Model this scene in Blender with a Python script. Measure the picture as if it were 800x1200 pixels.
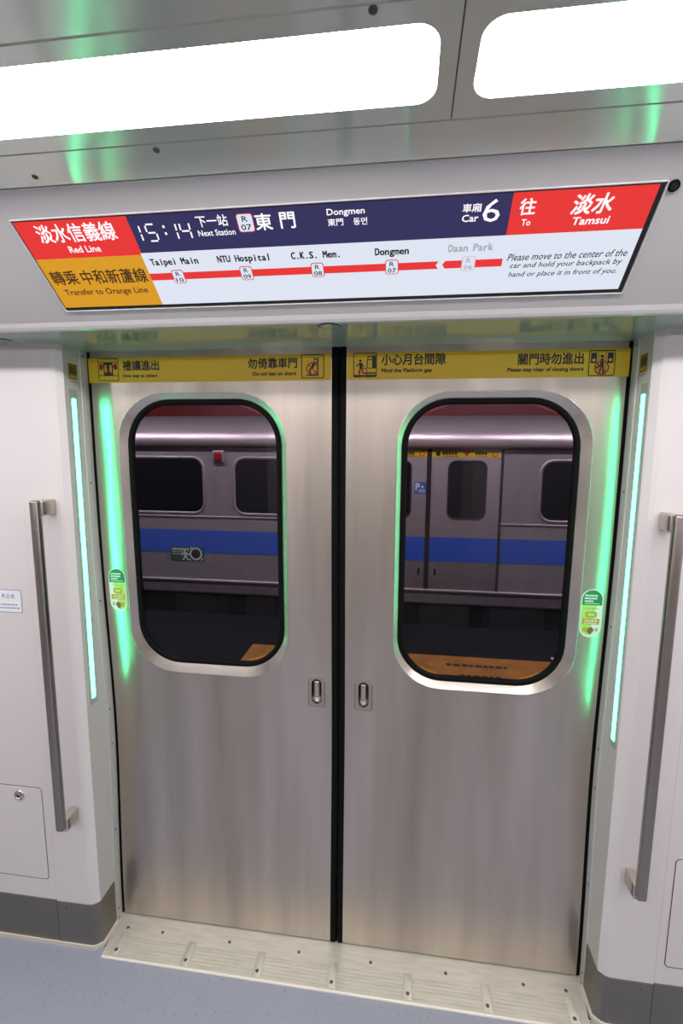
import bpy, math, random
from mathutils import Matrix, Vector
random.seed(7)
S = bpy.context.scene
for o in list(bpy.data.objects): bpy.data.objects.remove(o)
COL = S.collection

# ------------------------------------------------------------------ camera, world, exposure
cam = bpy.data.cameras.new('camera'); camo = bpy.data.objects.new('camera', cam); COL.objects.link(camo)
RT = ((0.9914398, 0.1304256, 0.0060143), (0.0234912, -0.1328788, -0.9908539), (-0.1284336, 0.9825133, -0.1348052))
m3 = Matrix((RT[0], tuple(-v for v in RT[1]), tuple(-v for v in RT[2]))).transposed()
camo.matrix_world = Matrix.Translation((0.170224, -1.250015, 1.493793)) @ m3.to_4x4()
cam.sensor_fit = 'VERTICAL'; cam.sensor_height = 36; cam.sensor_width = 24
cam.lens = 36 * 560.0 / 1200.0
cam.clip_start = 0.02; cam.clip_end = 100
S.camera = camo
w = bpy.data.worlds.new('world'); S.world = w; w.use_nodes = True
w.node_tree.nodes['Background'].inputs[0].default_value = (0.5, 0.5, 0.55, 1)
w.node_tree.nodes['Background'].inputs[1].default_value = 0.004
S.view_settings.view_transform = 'Standard'; S.view_settings.look = 'None'
S.view_settings.exposure = 0.0; S.view_settings.gamma = 1.0; S.view_settings.use_curve_mapping = False
S.cycles.max_bounces = 10; S.cycles.transparent_max_bounces = 12
S.cycles.use_denoising = True
LIGHT_CEIL = 24.0      # train ceiling diffusers
LIGHT_LED = 10.0        # green door indicator strips
LIGHT_PLATFORM = 60.0   # platform tube lamps outside
SCREEN = 0.90          # door-head display

# ------------------------------------------------------------------ materials
def srgb(r, g, b):
    f = lambda c: c / 12.92 if c <= 0.04045 else ((c + 0.055) / 1.055) ** 2.4
    return (f(r / 255), f(g / 255), f(b / 255), 1)

def mat(name, col, rough=0.5, metal=0.0, spec=0.5, emit=None, strength=0.0, coat=0.0):
    m = bpy.data.materials.new(name); m.use_nodes = True
    b = m.node_tree.nodes['Principled BSDF']
    b.inputs['Base Color'].default_value = col; b.inputs['Roughness'].default_value = rough
    b.inputs['Metallic'].default_value = metal; b.inputs['Specular IOR Level'].default_value = spec
    if coat: b.inputs['Coat Weight'].default_value = coat; b.inputs['Coat Roughness'].default_value = 0.08
    if emit: b.inputs['Emission Color'].default_value = emit; b.inputs['Emission Strength'].default_value = strength
    return m

def noisy(name, c1, c2, scale, stretch=(1, 1, 1), rough=(0.4, 0.4), metal=0.0, bump=0.0, detail=4, ramp=(0.35, 0.65), aniso=0.0):
    m = mat(name, c1, rough[0], metal); nt = m.node_tree; N = nt.nodes; L = nt.links
    b = N['Principled BSDF']
    tc = N.new('ShaderNodeTexCoord'); mp = N.new('ShaderNodeMapping'); mp.inputs['Scale'].default_value = stretch
    no = N.new('ShaderNodeTexNoise'); no.inputs['Scale'].default_value = scale; no.inputs['Detail'].default_value = detail
    L.new(tc.outputs['Object'], mp.inputs[0]); L.new(mp.outputs[0], no.inputs[0])
    mr = N.new('ShaderNodeMapRange'); mr.inputs[1].default_value = ramp[0]; mr.inputs[2].default_value = ramp[1]
    L.new(no.outputs['Fac'], mr.inputs[0])
    mx = N.new('ShaderNodeMix'); mx.data_type = 'RGBA'
    mx.inputs[6].default_value = c1; mx.inputs[7].default_value = c2
    L.new(mr.outputs[0], mx.inputs[0]); L.new(mx.outputs[2], b.inputs['Base Color'])
    r2 = N.new('ShaderNodeMapRange'); r2.inputs[3].default_value = rough[0]; r2.inputs[4].default_value = rough[1]
    L.new(mr.outputs[0], r2.inputs[0]); L.new(r2.outputs[0], b.inputs['Roughness'])
    if bump:
        bp = N.new('ShaderNodeBump'); bp.inputs['Strength'].default_value = bump; bp.inputs['Distance'].default_value = 0.001
        L.new(no.outputs['Fac'], bp.inputs['Height']); L.new(bp.outputs[0], b.inputs['Normal'])
    return m

def brushed(m, tangent, aniso, wave=None):
    """anisotropic gloss stretched along a world axis, optionally with the faint waviness of sheet metal"""
    nt = m.node_tree; N = nt.nodes; L = nt.links; b = N['Principled BSDF']
    c = N.new('ShaderNodeCombineXYZ')
    for i in range(3): c.inputs[i].default_value = tangent[i]
    b.inputs['Anisotropic'].default_value = aniso; L.new(c.outputs[0], b.inputs['Tangent'])
    if wave:
        tc = N.new('ShaderNodeTexCoord'); mp = N.new('ShaderNodeMapping'); mp.inputs['Scale'].default_value = wave[1]
        no = N.new('ShaderNodeTexNoise'); no.inputs['Scale'].default_value = wave[0]; no.inputs['Detail'].default_value = 2
        bp = N.new('ShaderNodeBump'); bp.inputs['Strength'].default_value = 1.0; bp.inputs['Distance'].default_value = wave[2]
        L.new(tc.outputs['Object'], mp.inputs[0]); L.new(mp.outputs[0], no.inputs[0]); L.new(no.outputs['Fac'], bp.inputs['Height']); L.new(bp.outputs[0], b.inputs['Normal'])
    return m

def emis(name, col, strength):
    m = bpy.data.materials.new(name); m.use_nodes = True; nt = m.node_tree; nt.nodes.clear()
    o = nt.nodes.new('ShaderNodeOutputMaterial'); e = nt.nodes.new('ShaderNodeEmission')
    e.inputs[0].default_value = col; e.inputs[1].default_value = strength
    nt.links.new(e.outputs[0], o.inputs[0]); return m

def glassmat(name, tint):
    m = bpy.data.materials.new(name); m.use_nodes = True; nt = m.node_tree; nt.nodes.clear()
    o = nt.nodes.new('ShaderNodeOutputMaterial'); t = nt.nodes.new('ShaderNodeBsdfTransparent'); g = nt.nodes.new('ShaderNodeBsdfGlossy')
    t.inputs[0].default_value = tint; g.inputs['Roughness'].default_value = 0.0; g.inputs[0].default_value = (1, 1, 1, 1)
    f = nt.nodes.new('ShaderNodeFresnel'); f.inputs[0].default_value = 1.24
    mx = nt.nodes.new('ShaderNodeMixShader')
    nt.links.new(f.outputs[0], mx.inputs[0]); nt.links.new(t.outputs[0], mx.inputs[1]); nt.links.new(g.outputs[0], mx.inputs[2])
    nt.links.new(mx.outputs[0], o.inputs[0]); return m

M = {}
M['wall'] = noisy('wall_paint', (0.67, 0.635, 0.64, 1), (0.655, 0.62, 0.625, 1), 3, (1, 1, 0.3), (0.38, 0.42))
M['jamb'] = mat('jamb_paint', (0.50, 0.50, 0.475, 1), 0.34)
M['alu'] = mat('aluminium_strip', (0.55, 0.55, 0.53, 1), 0.38, 0.25)
M['steel'] = brushed(noisy('brushed_steel', (0.63, 0.56, 0.50, 1), (0.42, 0.37, 0.325, 1), 5, (1.5, 1, 0.12), (0.28, 0.36), 1.0, 0.0, 3, (0.38, 0.72)), (0, 0, 1), 0.80, (9, (1, 1, 0.10), 0.006))  # streaked colour: uneven brushed finish, with soft vertical reflections painted in
M['steel_ring'] = mat('ring_steel', (0.66, 0.605, 0.555, 1), 0.27, 1.0)
M['steel_handle'] = brushed(mat('handle_steel', (0.34, 0.305, 0.28, 1), 0.26, 1.0), (0, 0, 1), 0.8)
M['plate_steel'] = mat('plate_steel', (0.56, 0.49, 0.435, 1), 0.38, 1.0)
M['steel_foot'] = mat('foot_steel', (0.60, 0.54, 0.48, 1), 0.38, 0.9)
M['kick'] = noisy('kick_steel', (0.235, 0.222, 0.21, 1), (0.215, 0.203, 0.19, 1), 5, (1, 1, 1), (0.38, 0.42), 0.8)
M['rubber'] = mat('black_rubber', (0.005, 0.005, 0.005, 1), 0.7, 0, 0.08)
M['dark'] = mat('dark_metal', (0.02, 0.02, 0.02, 1), 0.5)
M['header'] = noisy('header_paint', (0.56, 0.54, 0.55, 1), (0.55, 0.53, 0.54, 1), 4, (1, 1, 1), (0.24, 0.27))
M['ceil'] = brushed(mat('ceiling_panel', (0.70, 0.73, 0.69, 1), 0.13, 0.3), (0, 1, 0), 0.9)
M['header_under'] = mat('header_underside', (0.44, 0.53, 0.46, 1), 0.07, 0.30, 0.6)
M['floor'] = None
M['sill'] = noisy('sill_aluminium', (0.59, 0.57, 0.50, 1), (0.52, 0.50, 0.44, 1), 30, (0.4, 3, 1), (0.35, 0.5), 0.35)
M['sill_bar'] = mat('sill_bar', (0.55, 0.53, 0.47, 1), 0.45, 0.4)
M['nosing'] = mat('sill_nosing', (0.80, 0.76, 0.68, 1), 0.4)
M['bead'] = mat('floor_bead', (0.62, 0.58, 0.49, 1), 0.5)
M['screw'] = mat('screw_head', (0.10, 0.095, 0.09, 1), 0.45, 0.6)
M['yellow'] = mat('yellow_vinyl', (0.72, 0.46, 0.012, 1), 0.42)
M['ink'] = mat('black_ink', (0.012, 0.014, 0.012, 1), 0.5)
M['red_ink'] = mat('red_ink', (0.42, 0.02, 0.02, 1), 0.5)
M['white_ink'] = mat('white_ink', (0.80, 0.80, 0.80, 1), 0.5)
M['green_ink'] = mat('green_ink', (0.015, 0.22, 0.09, 1), 0.5)
M['lime'] = mat('lime_ink', (0.42, 0.68, 0.16, 1), 0.5)
M['gold'] = mat('gold_ink', (0.52, 0.33, 0.04, 1), 0.5)
M['brown'] = mat('brown_ink', (0.22, 0.09, 0.03, 1), 0.5)
M['blue_ink'] = mat('blue_ink', (0.06, 0.16, 0.52, 1), 0.5)
M['plate_brown'] = mat('plate_brown', (0.20, 0.13, 0.015, 1), 0.4)
M['glass'] = glassmat('tinted_glass', (0.74, 0.72, 0.76, 1))
M['diffuser'] = emis('light_diffuser', (1.0, 0.955, 0.95, 1), LIGHT_CEIL)
M['led'] = emis('green_led', (0.075, 1.0, 0.40, 1), LIGHT_LED)
M['led_frame'] = mat('led_frame', (0.34, 0.36, 0.34, 1), 0.4)
def scr(name, c, k=1.0): return mat(name, (0.01, 0.01, 0.01, 1), 0.25, 0, 0.3, emit=c, strength=SCREEN * k)
M['s_red'] = scr('screen_red', srgb(242, 50, 46)); M['s_navy'] = scr('screen_navy', srgb(46, 42, 92))
M['s_gold'] = scr('screen_gold', srgb(226, 160, 22)); M['s_white'] = scr('screen_white', srgb(232, 238, 252), 1.0)
M['s_text'] = scr('screen_text_white', srgb(255, 250, 255), 1.15); M['s_black'] = scr('screen_black', srgb(24, 22, 26))
M['s_brown'] = scr('screen_dark_text', srgb(70, 40, 5)); M['s_grey'] = scr('screen_grey', srgb(176, 180, 190))
M['s_bred'] = scr('screen_badge_red', srgb(205, 60, 70)); M['s_fade'] = scr('screen_faded', srgb(226, 196, 206))
M['bezel'] = mat('bezel_black', (0.008, 0.008, 0.008, 1), 0.2)
M['lip'] = mat('bezel_lip', (0.72, 0.70, 0.70, 1), 0.3)
# outside
M['t_steel'] = noisy('train_steel', (0.44, 0.40, 0.425, 1), (0.40, 0.36, 0.385, 1), 4, (2, 2, 0.3), (0.40, 0.46), 0.5)
M['t_roof'] = mat('train_roof_steel', (0.60, 0.52, 0.55, 1), 0.36, 0.7)
M['t_blue'] = mat('train_blue', (0.030, 0.115, 0.62, 1), 0.4)
M['t_glass'] = mat('train_dark_glass', (0.012, 0.012, 0.016, 1), 0.06, 0, 0.5)
M['t_dark'] = mat('train_seam', (0.025, 0.02, 0.022, 1), 0.6)
M['t_under'] = mat('underframe_grey', (0.05, 0.048, 0.05, 1), 0.6)
M['t_box'] = mat('underframe_box', (0.17, 0.16, 0.16, 1), 0.6)
M['t_red'] = mat('signal_red', (0.32, 0.012, 0.02, 1), 0.35)
M['s_green'] = mat('sign_green', (0.01, 0.13, 0.08, 1), 0.5)
M['station_red'] = mat('station_red', (0.38, 0.02, 0.035, 1), 0.3)
M['platform'] = noisy('platform_floor', (0.010, 0.010, 0.010, 1), (0.007, 0.007, 0.007, 1), 12, (1, 1, 1), (0.75, 0.85))
M['platform'].node_tree.nodes['Principled BSDF'].inputs['Specular IOR Level'].default_value = 0.03
M['orange'] = noisy('orange_tile', (0.44, 0.185, 0.008, 1), (0.30, 0.12, 0.006, 1), 7, (1, 1, 1), (0.3, 0.5))
M['st_wall'] = mat('station_grey', (0.16, 0.15, 0.16, 1), 0.6)
M['tube'] = emis('platform_tube', (1.0, 0.93, 0.96, 1), LIGHT_PLATFORM)

def floor_material():
    m = mat('speckled_vinyl', (0.22, 0.27, 0.37, 1), 0.42); nt = m.node_tree; N = nt.nodes; L = nt.links; b = N['Principled BSDF']
    tc = N.new('ShaderNodeTexCoord')
    vo = N.new('ShaderNodeTexVoronoi'); vo.inputs['Scale'].default_value = 105; vo.inputs['Randomness'].default_value = 1
    L.new(tc.outputs['Object'], vo.inputs[0])
    mr = N.new('ShaderNodeMapRange'); mr.inputs[1].default_value = 0.16; mr.inputs[2].default_value = 0.26; mr.inputs[3].default_value = 1; mr.inputs[4].default_value = 0
    L.new(vo.outputs['Distance'], mr.inputs[0])
    sc = N.new('ShaderNodeSeparateColor'); L.new(vo.outputs['Color'], sc.inputs[0])
    gt = N.new('ShaderNodeMath'); gt.operation = 'GREATER_THAN'; gt.inputs[1].default_value = 0.72; L.new(sc.outputs[0], gt.inputs[0])
    mu = N.new('ShaderNodeMath'); mu.operation = 'MULTIPLY'; L.new(mr.outputs[0], mu.inputs[0]); L.new(gt.outputs[0], mu.inputs[1])
    no = N.new('ShaderNodeTexNoise'); no.inputs['Scale'].default_value = 9; no.inputs['Detail'].default_value = 5; L.new(tc.outputs['Object'], no.inputs[0])
    m0 = N.new('ShaderNodeMix'); m0.data_type = 'RGBA'; m0.inputs[6].default_value = (0.25, 0.275, 0.345, 1); m0.inputs[7].default_value = (0.285, 0.302, 0.36, 1)
    L.new(no.outputs['Fac'], m0.inputs[0])
    m1 = N.new('ShaderNodeMix'); m1.data_type = 'RGBA'; L.new(m0.outputs[2], m1.inputs[6]); m1.inputs[7].default_value = (0.19, 0.18, 0.21, 1)
    L.new(mu.outputs[0], m1.inputs[0]); L.new(m1.outputs[2], b.inputs['Base Color'])
    return m
M['floor'] = floor_material()

# ------------------------------------------------------------------ mesh builder
_tc = {}
def text_geo(body, bold):
    key = (body, bold)
    if key not in _tc:
        c = bpy.data.curves.new('t', 'FONT'); c.body = body; c.size = 1; c.resolution_u = 2; c.offset = bold
        o = bpy.data.objects.new('t', c); COL.objects.link(o)
        dg = bpy.context.evaluated_depsgraph_get(); me = bpy.data.meshes.new_from_object(o.evaluated_get(dg))
        vs = [(v.co.x, v.co.y) for v in me.vertices]; fs = [tuple(p.vertices) for p in me.polygons]
        bpy.data.objects.remove(o); bpy.data.curves.remove(c); bpy.data.meshes.remove(me)
        xs = [v[0] for v in vs]; ys = [v[1] for v in vs]
        _tc[key] = (vs, fs, (min(xs), max(xs), min(ys), max(ys)))
    return _tc[key]

class Frame:
    """a flat 2D drawing plane: origin o, axes ex, ey, outward normal n, optional warp of the points"""
    def __init__(s, o, ex, ey, n, warp=None): s.o, s.ex, s.ey, s.n, s.warp = Vector(o), Vector(ex), Vector(ey), Vector(n), warp
    def __call__(s, x, y, h=0.0):
        p = s.o + s.ex * x + s.ey * y + s.n * h
        return s.warp(p) if s.warp else p

class MB:
    def __init__(s): s.v, s.f, s.m, s.sm, s.mats = [], [], [], [], []
    def mi(s, m):
        m = M[m] if isinstance(m, str) else m
        if m not in s.mats: s.mats.append(m)
        return s.mats.index(m)
    def add(s, vs, fs, m, smooth=False):
        b = len(s.v); i = s.mi(m); s.v += [tuple(v) for v in vs]
        for f in fs: s.f.append(tuple(b + k for k in f)); s.m.append(i); s.sm.append(smooth)
        return b
    def box(s, x0, x1, y0, y1, z0, z1, m, bev=0.0):
        if bev <= 0:
            vs = [(x, y, z) for x in (x0, x1) for y in (y0, y1) for z in (z0, z1)]
            s.add(vs, [(0, 1, 3, 2), (4, 6, 7, 5), (0, 4, 5, 1), (2, 3, 7, 6), (0, 2, 6, 4), (1, 5, 7, 3)], m)
        else:
            c = Vector(((x0 + x1) / 2, (y0 + y1) / 2, (z0 + z1) / 2)); h = Vector(((x1 - x0) / 2, (y1 - y0) / 2, (z1 - z0) / 2))
            s.rbox(c, Vector((1, 0, 0)), Vector((0, 1, 0)), Vector((0, 0, 1)), h, bev, m)
    def rbox(s, c, ax, ay, az, h, r, m, n=3):
        """box with rounded edges in the ax-ay section and small end chamfers along az"""
        ring = []
        for q, (sx, sy) in enumerate(((1, 1), (-1, 1), (-1, -1), (1, -1))):
            for k in range(n + 1):
                a = math.pi / 2 * (q + k / n); ring.append((sx * (h[0] - r), sy * (h[1] - r), math.cos(a), math.sin(a)))
        N = len(ring); vs = []; lev = ((-h[2], 0.0), (-h[2] + r * 0.5, r * 0.85), (-h[2] + r, r), (h[2] - r, r), (h[2] - r * 0.5, r * 0.85), (h[2], 0.0))
        for z, rr in lev:
            for (x, y, cx, cy) in ring: vs.append(c + ax * (x + cx * rr) + ay * (y + cy * rr) + az * z)
        fs = []
        for l in range(len(lev) - 1):
            for k in range(N): fs.append((l * N + k, l * N + (k + 1) % N, (l + 1) * N + (k + 1) % N, (l + 1) * N + k))
        fs.append(tuple(reversed(range(N)))); fs.append(tuple((len(lev) - 1) * N + k for k in range(N)))
        s.add(vs, fs, m, True)
    def loft(s, loops, m, smooth=True, closed=True, cap0=False, cap1=False):
        n = len(loops[0]); vs = [p for l in loops for p in l]; fs = []
        for a in range(len(loops) - 1):
            for k in range(n if closed else n - 1):
                k2 = (k + 1) % n; fs.append((a * n + k, a * n + k2, (a + 1) * n + k2, (a + 1) * n + k))
        b = s.add(vs, fs, m, smooth)
        if cap0: s.add(loops[0], [tuple(reversed(range(n)))], m)
        if cap1: s.add(loops[-1], [tuple(range(n))], m)
    def tube(s, pts, r, m, n=8):
        loops = []
        for i, p in enumerate(pts):
            p = Vector(p); a = Vector(pts[max(0, i - 1)]); b = Vector(pts[min(len(pts) - 1, i + 1)]); d = (b - a).normalized()
            u = d.cross(Vector((0.13, 0.2, 0.97))).normalized(); v = d.cross(u)
            loops.append([p + (u * math.cos(2 * math.pi * k / n) + v * math.sin(2 * math.pi * k / n)) * r for k in range(n)])
        s.loft(loops, m, True, True, True, True)
    def disc3(s, c, n, r, t, m, seg=16, dome=0.4):
        n = Vector(n).normalized(); u = n.orthogonal().normalized(); v = n.cross(u); c = Vector(c)
        L = [[c + n * h + (u * math.cos(2 * math.pi * k / seg) + v * math.sin(2 * math.pi * k / seg)) * q for k in range(seg)]
             for q, h in ((r, 0), (r, t * (1 - dome)), (r * 0.8, t * 0.95), (r * 0.3, t))]
        s.loft(L, m, True, True, False, True)
    # ---- flat marks on a Frame
    def poly(s, F, pts, m, h=0.0): s.add([F(x, y, h) for x, y in pts], [tuple(range(len(pts)))], m)
    def rect(s, F, x0, y0, x1, y1, m, h=0.0): s.poly(F, [(x0, y0), (x1, y0), (x1, y1), (x0, y1)], m, h)
    def rrpts(s, x0, y0, x1, y1, r, n=6):
        P = []
        for q, (cx, cy) in enumerate(((x1 - r, y1 - r), (x0 + r, y1 - r), (x0 + r, y0 + r), (x1 - r, y0 + r))):
            for k in range(n + 1):
                a = math.pi / 2 * (q + k / n); P.append((cx + r * math.cos(a), cy + r * math.sin(a)))
        return P
    def rrect(s, F, x0, y0, x1, y1, r, m, h=0.0): s.poly(F, s.rrpts(x0, y0, x1, y1, r), m, h)
    def rframe(s, F, x0, y0, x1, y1, r, t, m, h=0.0):
        A = s.rrpts(x0, y0, x1, y1, r); B = s.rrpts(x0 + t, y0 + t, x1 - t, y1 - t, max(r - t, 0.0003)); n = len(A)
        s.add([F(x, y, h) for x, y in A + B], [(k, (k + 1) % n, n + (k + 1) % n, n + k) for k in range(n)], m)
    def disc(s, F, cx, cy, r, m, h=0.0, n=20): s.poly(F, [(cx + r * math.cos(2 * math.pi * k / n), cy + r * math.sin(2 * math.pi * k / n)) for k in range(n)], m, h)
    def ring(s, F, cx, cy, r, t, m, h=0.0, n=24, a0=0, a1=2 * math.pi):
        P = []; full = abs(a1 - a0 - 2 * math.pi) < 1e-6
        for k in range(n + 1):
            a = a0 + (a1 - a0) * k / n; P += [(cx + r * math.cos(a), cy + r * math.sin(a)), (cx + (r - t) * math.cos(a), cy + (r - t) * math.sin(a))]
        s.add([F(x, y, h) for x, y in P], [(2 * k, 2 * k + 2, 2 * k + 3, 2 * k + 1) for k in range(n)], m)
    def stroke(s, F, x0, y0, x1, y1, t, m, h=0.0):
        d = Vector((x1 - x0, y1 - y0)); d.normalize(); nx, ny = -d.y * t / 2, d.x * t / 2
        s.poly(F, [(x0 + nx, y0 + ny), (x0 - nx, y0 - ny), (x1 - nx, y1 - ny), (x1 + nx, y1 + ny)], m, h)
    def text(s, F, body, x0, x1, yc, m, h=0.0, height=None, bold=0.0, shear=0.0):
        """lettering fitted between x0 and x1, centred on yc; height = height of its bounding box (default: natural); bold = overprint in em"""
        vs, fs, (a, b, c, d) = text_geo(body, 0.0)
        kx = (x1 - x0) / (b - a + 2 * bold); ky = kx if height is None else height / (d - c + 2 * bold)
        for i, (dx, dy) in enumerate(((0, 0),) if not bold else ((-1, -1), (1, 1), (-1, 1), (1, -1))):
            s.add([F(x0 + (x - a + bold * (1 + dx)) * kx + shear * (y - (c + d) / 2) * ky, yc + (y - (c + d) / 2 + bold * dy) * ky, h + i * 0.00002) for x, y in vs], fs, m)
    def mono(s, F, body, x0, x1, base, m, h, cap, bold):
        """fixed-pitch lettering: every character centred in its own cell"""
        n = len(body); p = (x1 - x0) / n
        for i, ch in enumerate(body):
            if ch == ' ': continue
            vs, fs, (a, b, c, d) = text_geo(ch, 0.0); k = cap / 0.7; wd = min((b - a) * k, p * 0.86)
            if ch in 'il': wd = min((b - a) * k, p * 0.4)
            kx = wd / (b - a); cx = x0 + (i + 0.5) * p
            for q, (dx, dy) in enumerate(((-1, -1), (1, 1), (-1, 1), (1, -1))):
                s.add([F(cx + (x - (a + b) / 2) * kx + dx * bold * cap, base + y * k + dy * bold * cap * 0.6, h + q * 0.00002) for x, y in vs], fs, m)
    def build(s, name, parent=None, recalc=False):
        me = bpy.data.meshes.new(name); me.from_pydata(s.v, [], s.f)
        for m in s.mats: me.materials.append(m)
        me.polygons.foreach_set('material_index', s.m); me.polygons.foreach_set('use_smooth', s.sm)
        if recalc:
            import bmesh
            bm = bmesh.new(); bm.from_mesh(me); bmesh.ops.recalc_face_normals(bm, faces=bm.faces); bm.to_mesh(me); bm.free()
        me.update()
        o = bpy.data.objects.new(name, me); COL.objects.link(o)
        if parent:
            o.parent = parent; o.matrix_parent_inverse = Matrix.Translation(-parent.location)
        return o

def sub(o, parent_part):
    """hang an already built world-space mesh under a part"""
    o.parent = parent_part
    o.matrix_parent_inverse = parent_part.matrix_parent_inverse.inverted() if False else Matrix.Identity(4)
    return o

def tag(o, label, cat=None, group=None, kind=None):
    o['label'] = label
    if cat: o['category'] = cat
    if group: o['group'] = group
    if kind: o['kind'] = kind
    return o

def thing(name, loc, label, cat, group=None, kind=None):
    o = bpy.data.objects.new(name, None); COL.objects.link(o); o.location = loc; o.empty_display_size = 0.05
    return tag(o, label, cat, group, kind)

def slab(name, pts, x0, x1, t, m, parent=None, flip=1):
    """profile of (y, z) points extruded along x, thickened away from the room by t"""
    P = [Vector((y, z)) for y, z in pts]; off = []
    for i, p in enumerate(P):
        a = P[max(0, i - 1)]; b = P[min(len(P) - 1, i + 1)]; d = (b - a).normalized(); off.append(p + Vector((-d.y, d.x)) * t * flip)
    prof = P + off[::-1]; mb = MB()
    mb.loft([[(x, q.x, q.y) for q in prof] for x in (x0, x1)], m, False, True, True, True)
    return mb.build(name, parent, True)

def bulge(z): return 0.021 * math.exp(-((z - 0.64) / 0.40) ** 2)
def dbulge(z): return bulge(z) * (-2 * (z - 0.64) / 0.16)
def warp(p): return Vector((p.x, p.y + bulge(p.z), p.z))

HZ = 1.746      # underside of the door header
# ------------------------------------------------------------------ structure: floor, walls, ceiling
b = MB(); b.box(-3, 3, -2.62, -0.10, -0.06, -0.004, 'floor'); fl = b.build('floor')
tag(fl, 'blue grey speckled vinyl floor of the train car', 'floor', kind='structure')

def prism_xy(mb, pts, z0, z1, m, smooth=False):
    n = len(pts); vs = [(x, y, z) for z in (z0, z1) for x, y in pts]
    fs = [(k, (k + 1) % n, n + (k + 1) % n, n + k) for k in range(n)] + [tuple(reversed(range(n))), tuple(range(n, 2 * n))]
    mb.add(vs, fs, m, smooth)

for s, side in ((-1, 'left'), (1, 'right')):
    # flat wall panel beside the door pillar
    b = MB(); pts = [(s * 0.8306, -0.1095), (s * 3.0, -0.1095), (s * 3.0, -0.05), (s * 0.8306, -0.05)]
    prism_xy(b, pts, 0.0, HZ + 0.02, 'wall'); wl = b.build('wall_' + side, None, True)
    tag(wl, 'pinkish white wall panel to the %s of the door pillar' % side, 'wall', kind='structure')
    # door pillar cover: wall face, chamfered corner, jamb face
    b = MB(); pts = [(s * 0.8299, -0.110), (s * 0.726, -0.109), (s * 0.715, -0.106), (s * 0.7005, -0.094), (s * 0.7005, 0.03), (s * 0.76, 0.03), (s * 0.80, -0.05), (s * 0.8299, -0.05)]
    n = len(pts); z0, z1 = 0.0, HZ + 0.02
    for k in range(n):
        p, q = pts[k], pts[(k + 1) % n]
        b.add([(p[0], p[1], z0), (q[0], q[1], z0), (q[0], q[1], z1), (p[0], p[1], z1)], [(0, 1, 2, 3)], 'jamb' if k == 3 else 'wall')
    tr = b.build('trim_1' if s < 0 else 'trim_2', None, True)
    tag(tr, 'chamfered pillar cover and jamb on the %s of the doorway' % side, 'pillar', kind='structure')
    # kick plates along the wall and round the corner
    b = MB(); t = 0.0025
    k0 = [(s * 0.8285, -0.110), (s * 0.726, -0.109), (s * 0.715, -0.106), (s * 0.7005, -0.094), (s * 0.7005, -0.028)]
    k1 = [(s * 0.8285, -0.110 - t), (s * 0.7255, -0.109 - t), (s * 0.7135, -0.106 - t), (s * (0.7005 - t), -0.0945), (s * (0.7005 - t), -0.028)]
    prism_xy(b, k0 + k1[::-1], 0.0, 0.143, 'kick')
    prism_xy(b, [(s * 0.8305, -0.109), (s * 3, -0.109), (s * 3, -0.112), (s * 0.8305, -0.112)], 0.0, 0.146, 'kick')
    bl = b.build('baseboard_' + side, None, True)
    tag(bl, 'dark stainless kick plate at the foot of the %s wall' % side, 'baseboard', kind='structure')
    b = MB(); e = 0.007
    prism_xy(b, [(s * 3, -0.10), (s * 3, -0.110 - e), (s * 0.727, -0.109 - e), (s * 0.711, -0.106 - e), (s * 0.692, -0.096), (s * 0.690, -0.03), (s * 0.70, -0.02), (s * 0.72, -0.09)], -0.004, 0.008, 'bead')
    o = b.build('floor_bead', bl, True); tag(o, 'cream sealing bead along the floor')
    for x, z in ((0.93, 0.125), (0.86, 0.02), (0.80, 0.125)):
        b = MB(); b.disc3((s * x, -0.112, z), (0, -1, 0), 0.003, 0.001, 'screw', 10); b.build('screw', bl)
    b = MB(); b.disc3((s * 0.698, -0.05, 0.115), (-s, 0, 0), 0.003, 0.001, 'screw', 10); b.build('screw', bl)
    # aluminium strip next to the door edge, with its screws; follows the slight barrel of the door
    b = MB(); zs = [HZ * k / 40 for k in range(41)]; loops = []
    for z in zs:
        q = bulge(z); loops.append([(s * 0.7005, -0.030 + q, z), (s * 0.6985, -0.029 + q, z), (s * 0.6985, -0.001 + q, z), (s * 0.7005, 0.0 + q, z)])
    b.loft(loops, 'alu', False, False)
    st = b.build('trim_3' if s < 0 else 'trim_4', None)
    tag(st, 'narrow aluminium edge strip on the %s door jamb' % side, 'trim', kind='structure')
    for z in (1.733, 1.39, 1.046, 0.702, 0.588, 0.307, 0.034):
        b = MB(); b.disc3((s * 0.6985, -0.017 + bulge(z), z), (-s, 0, 0), 0.0032, 0.001, 'screw', 10); b.build('screw', st)
    # black rubber between door leaf and jamb
    b = MB(); loops = []
    for z in zs:
        q = bulge(z); loops.append([(s * 0.7005, 0.004 + q, z), (s * 0.6915, 0.003 + q, z), (s * 0.684, 0.006 + q, z), (s * 0.684, 0.045 + q, z), (s * 0.7005, 0.05 + q, z)])
    b.loft(loops, 'rubber', False, True)
    o = b.build('trim_5' if s < 0 else 'trim_6', None)
    tag(o, 'black rubber seal between %s jamb and door leaf' % side, 'seal', kind='structure')

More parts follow.
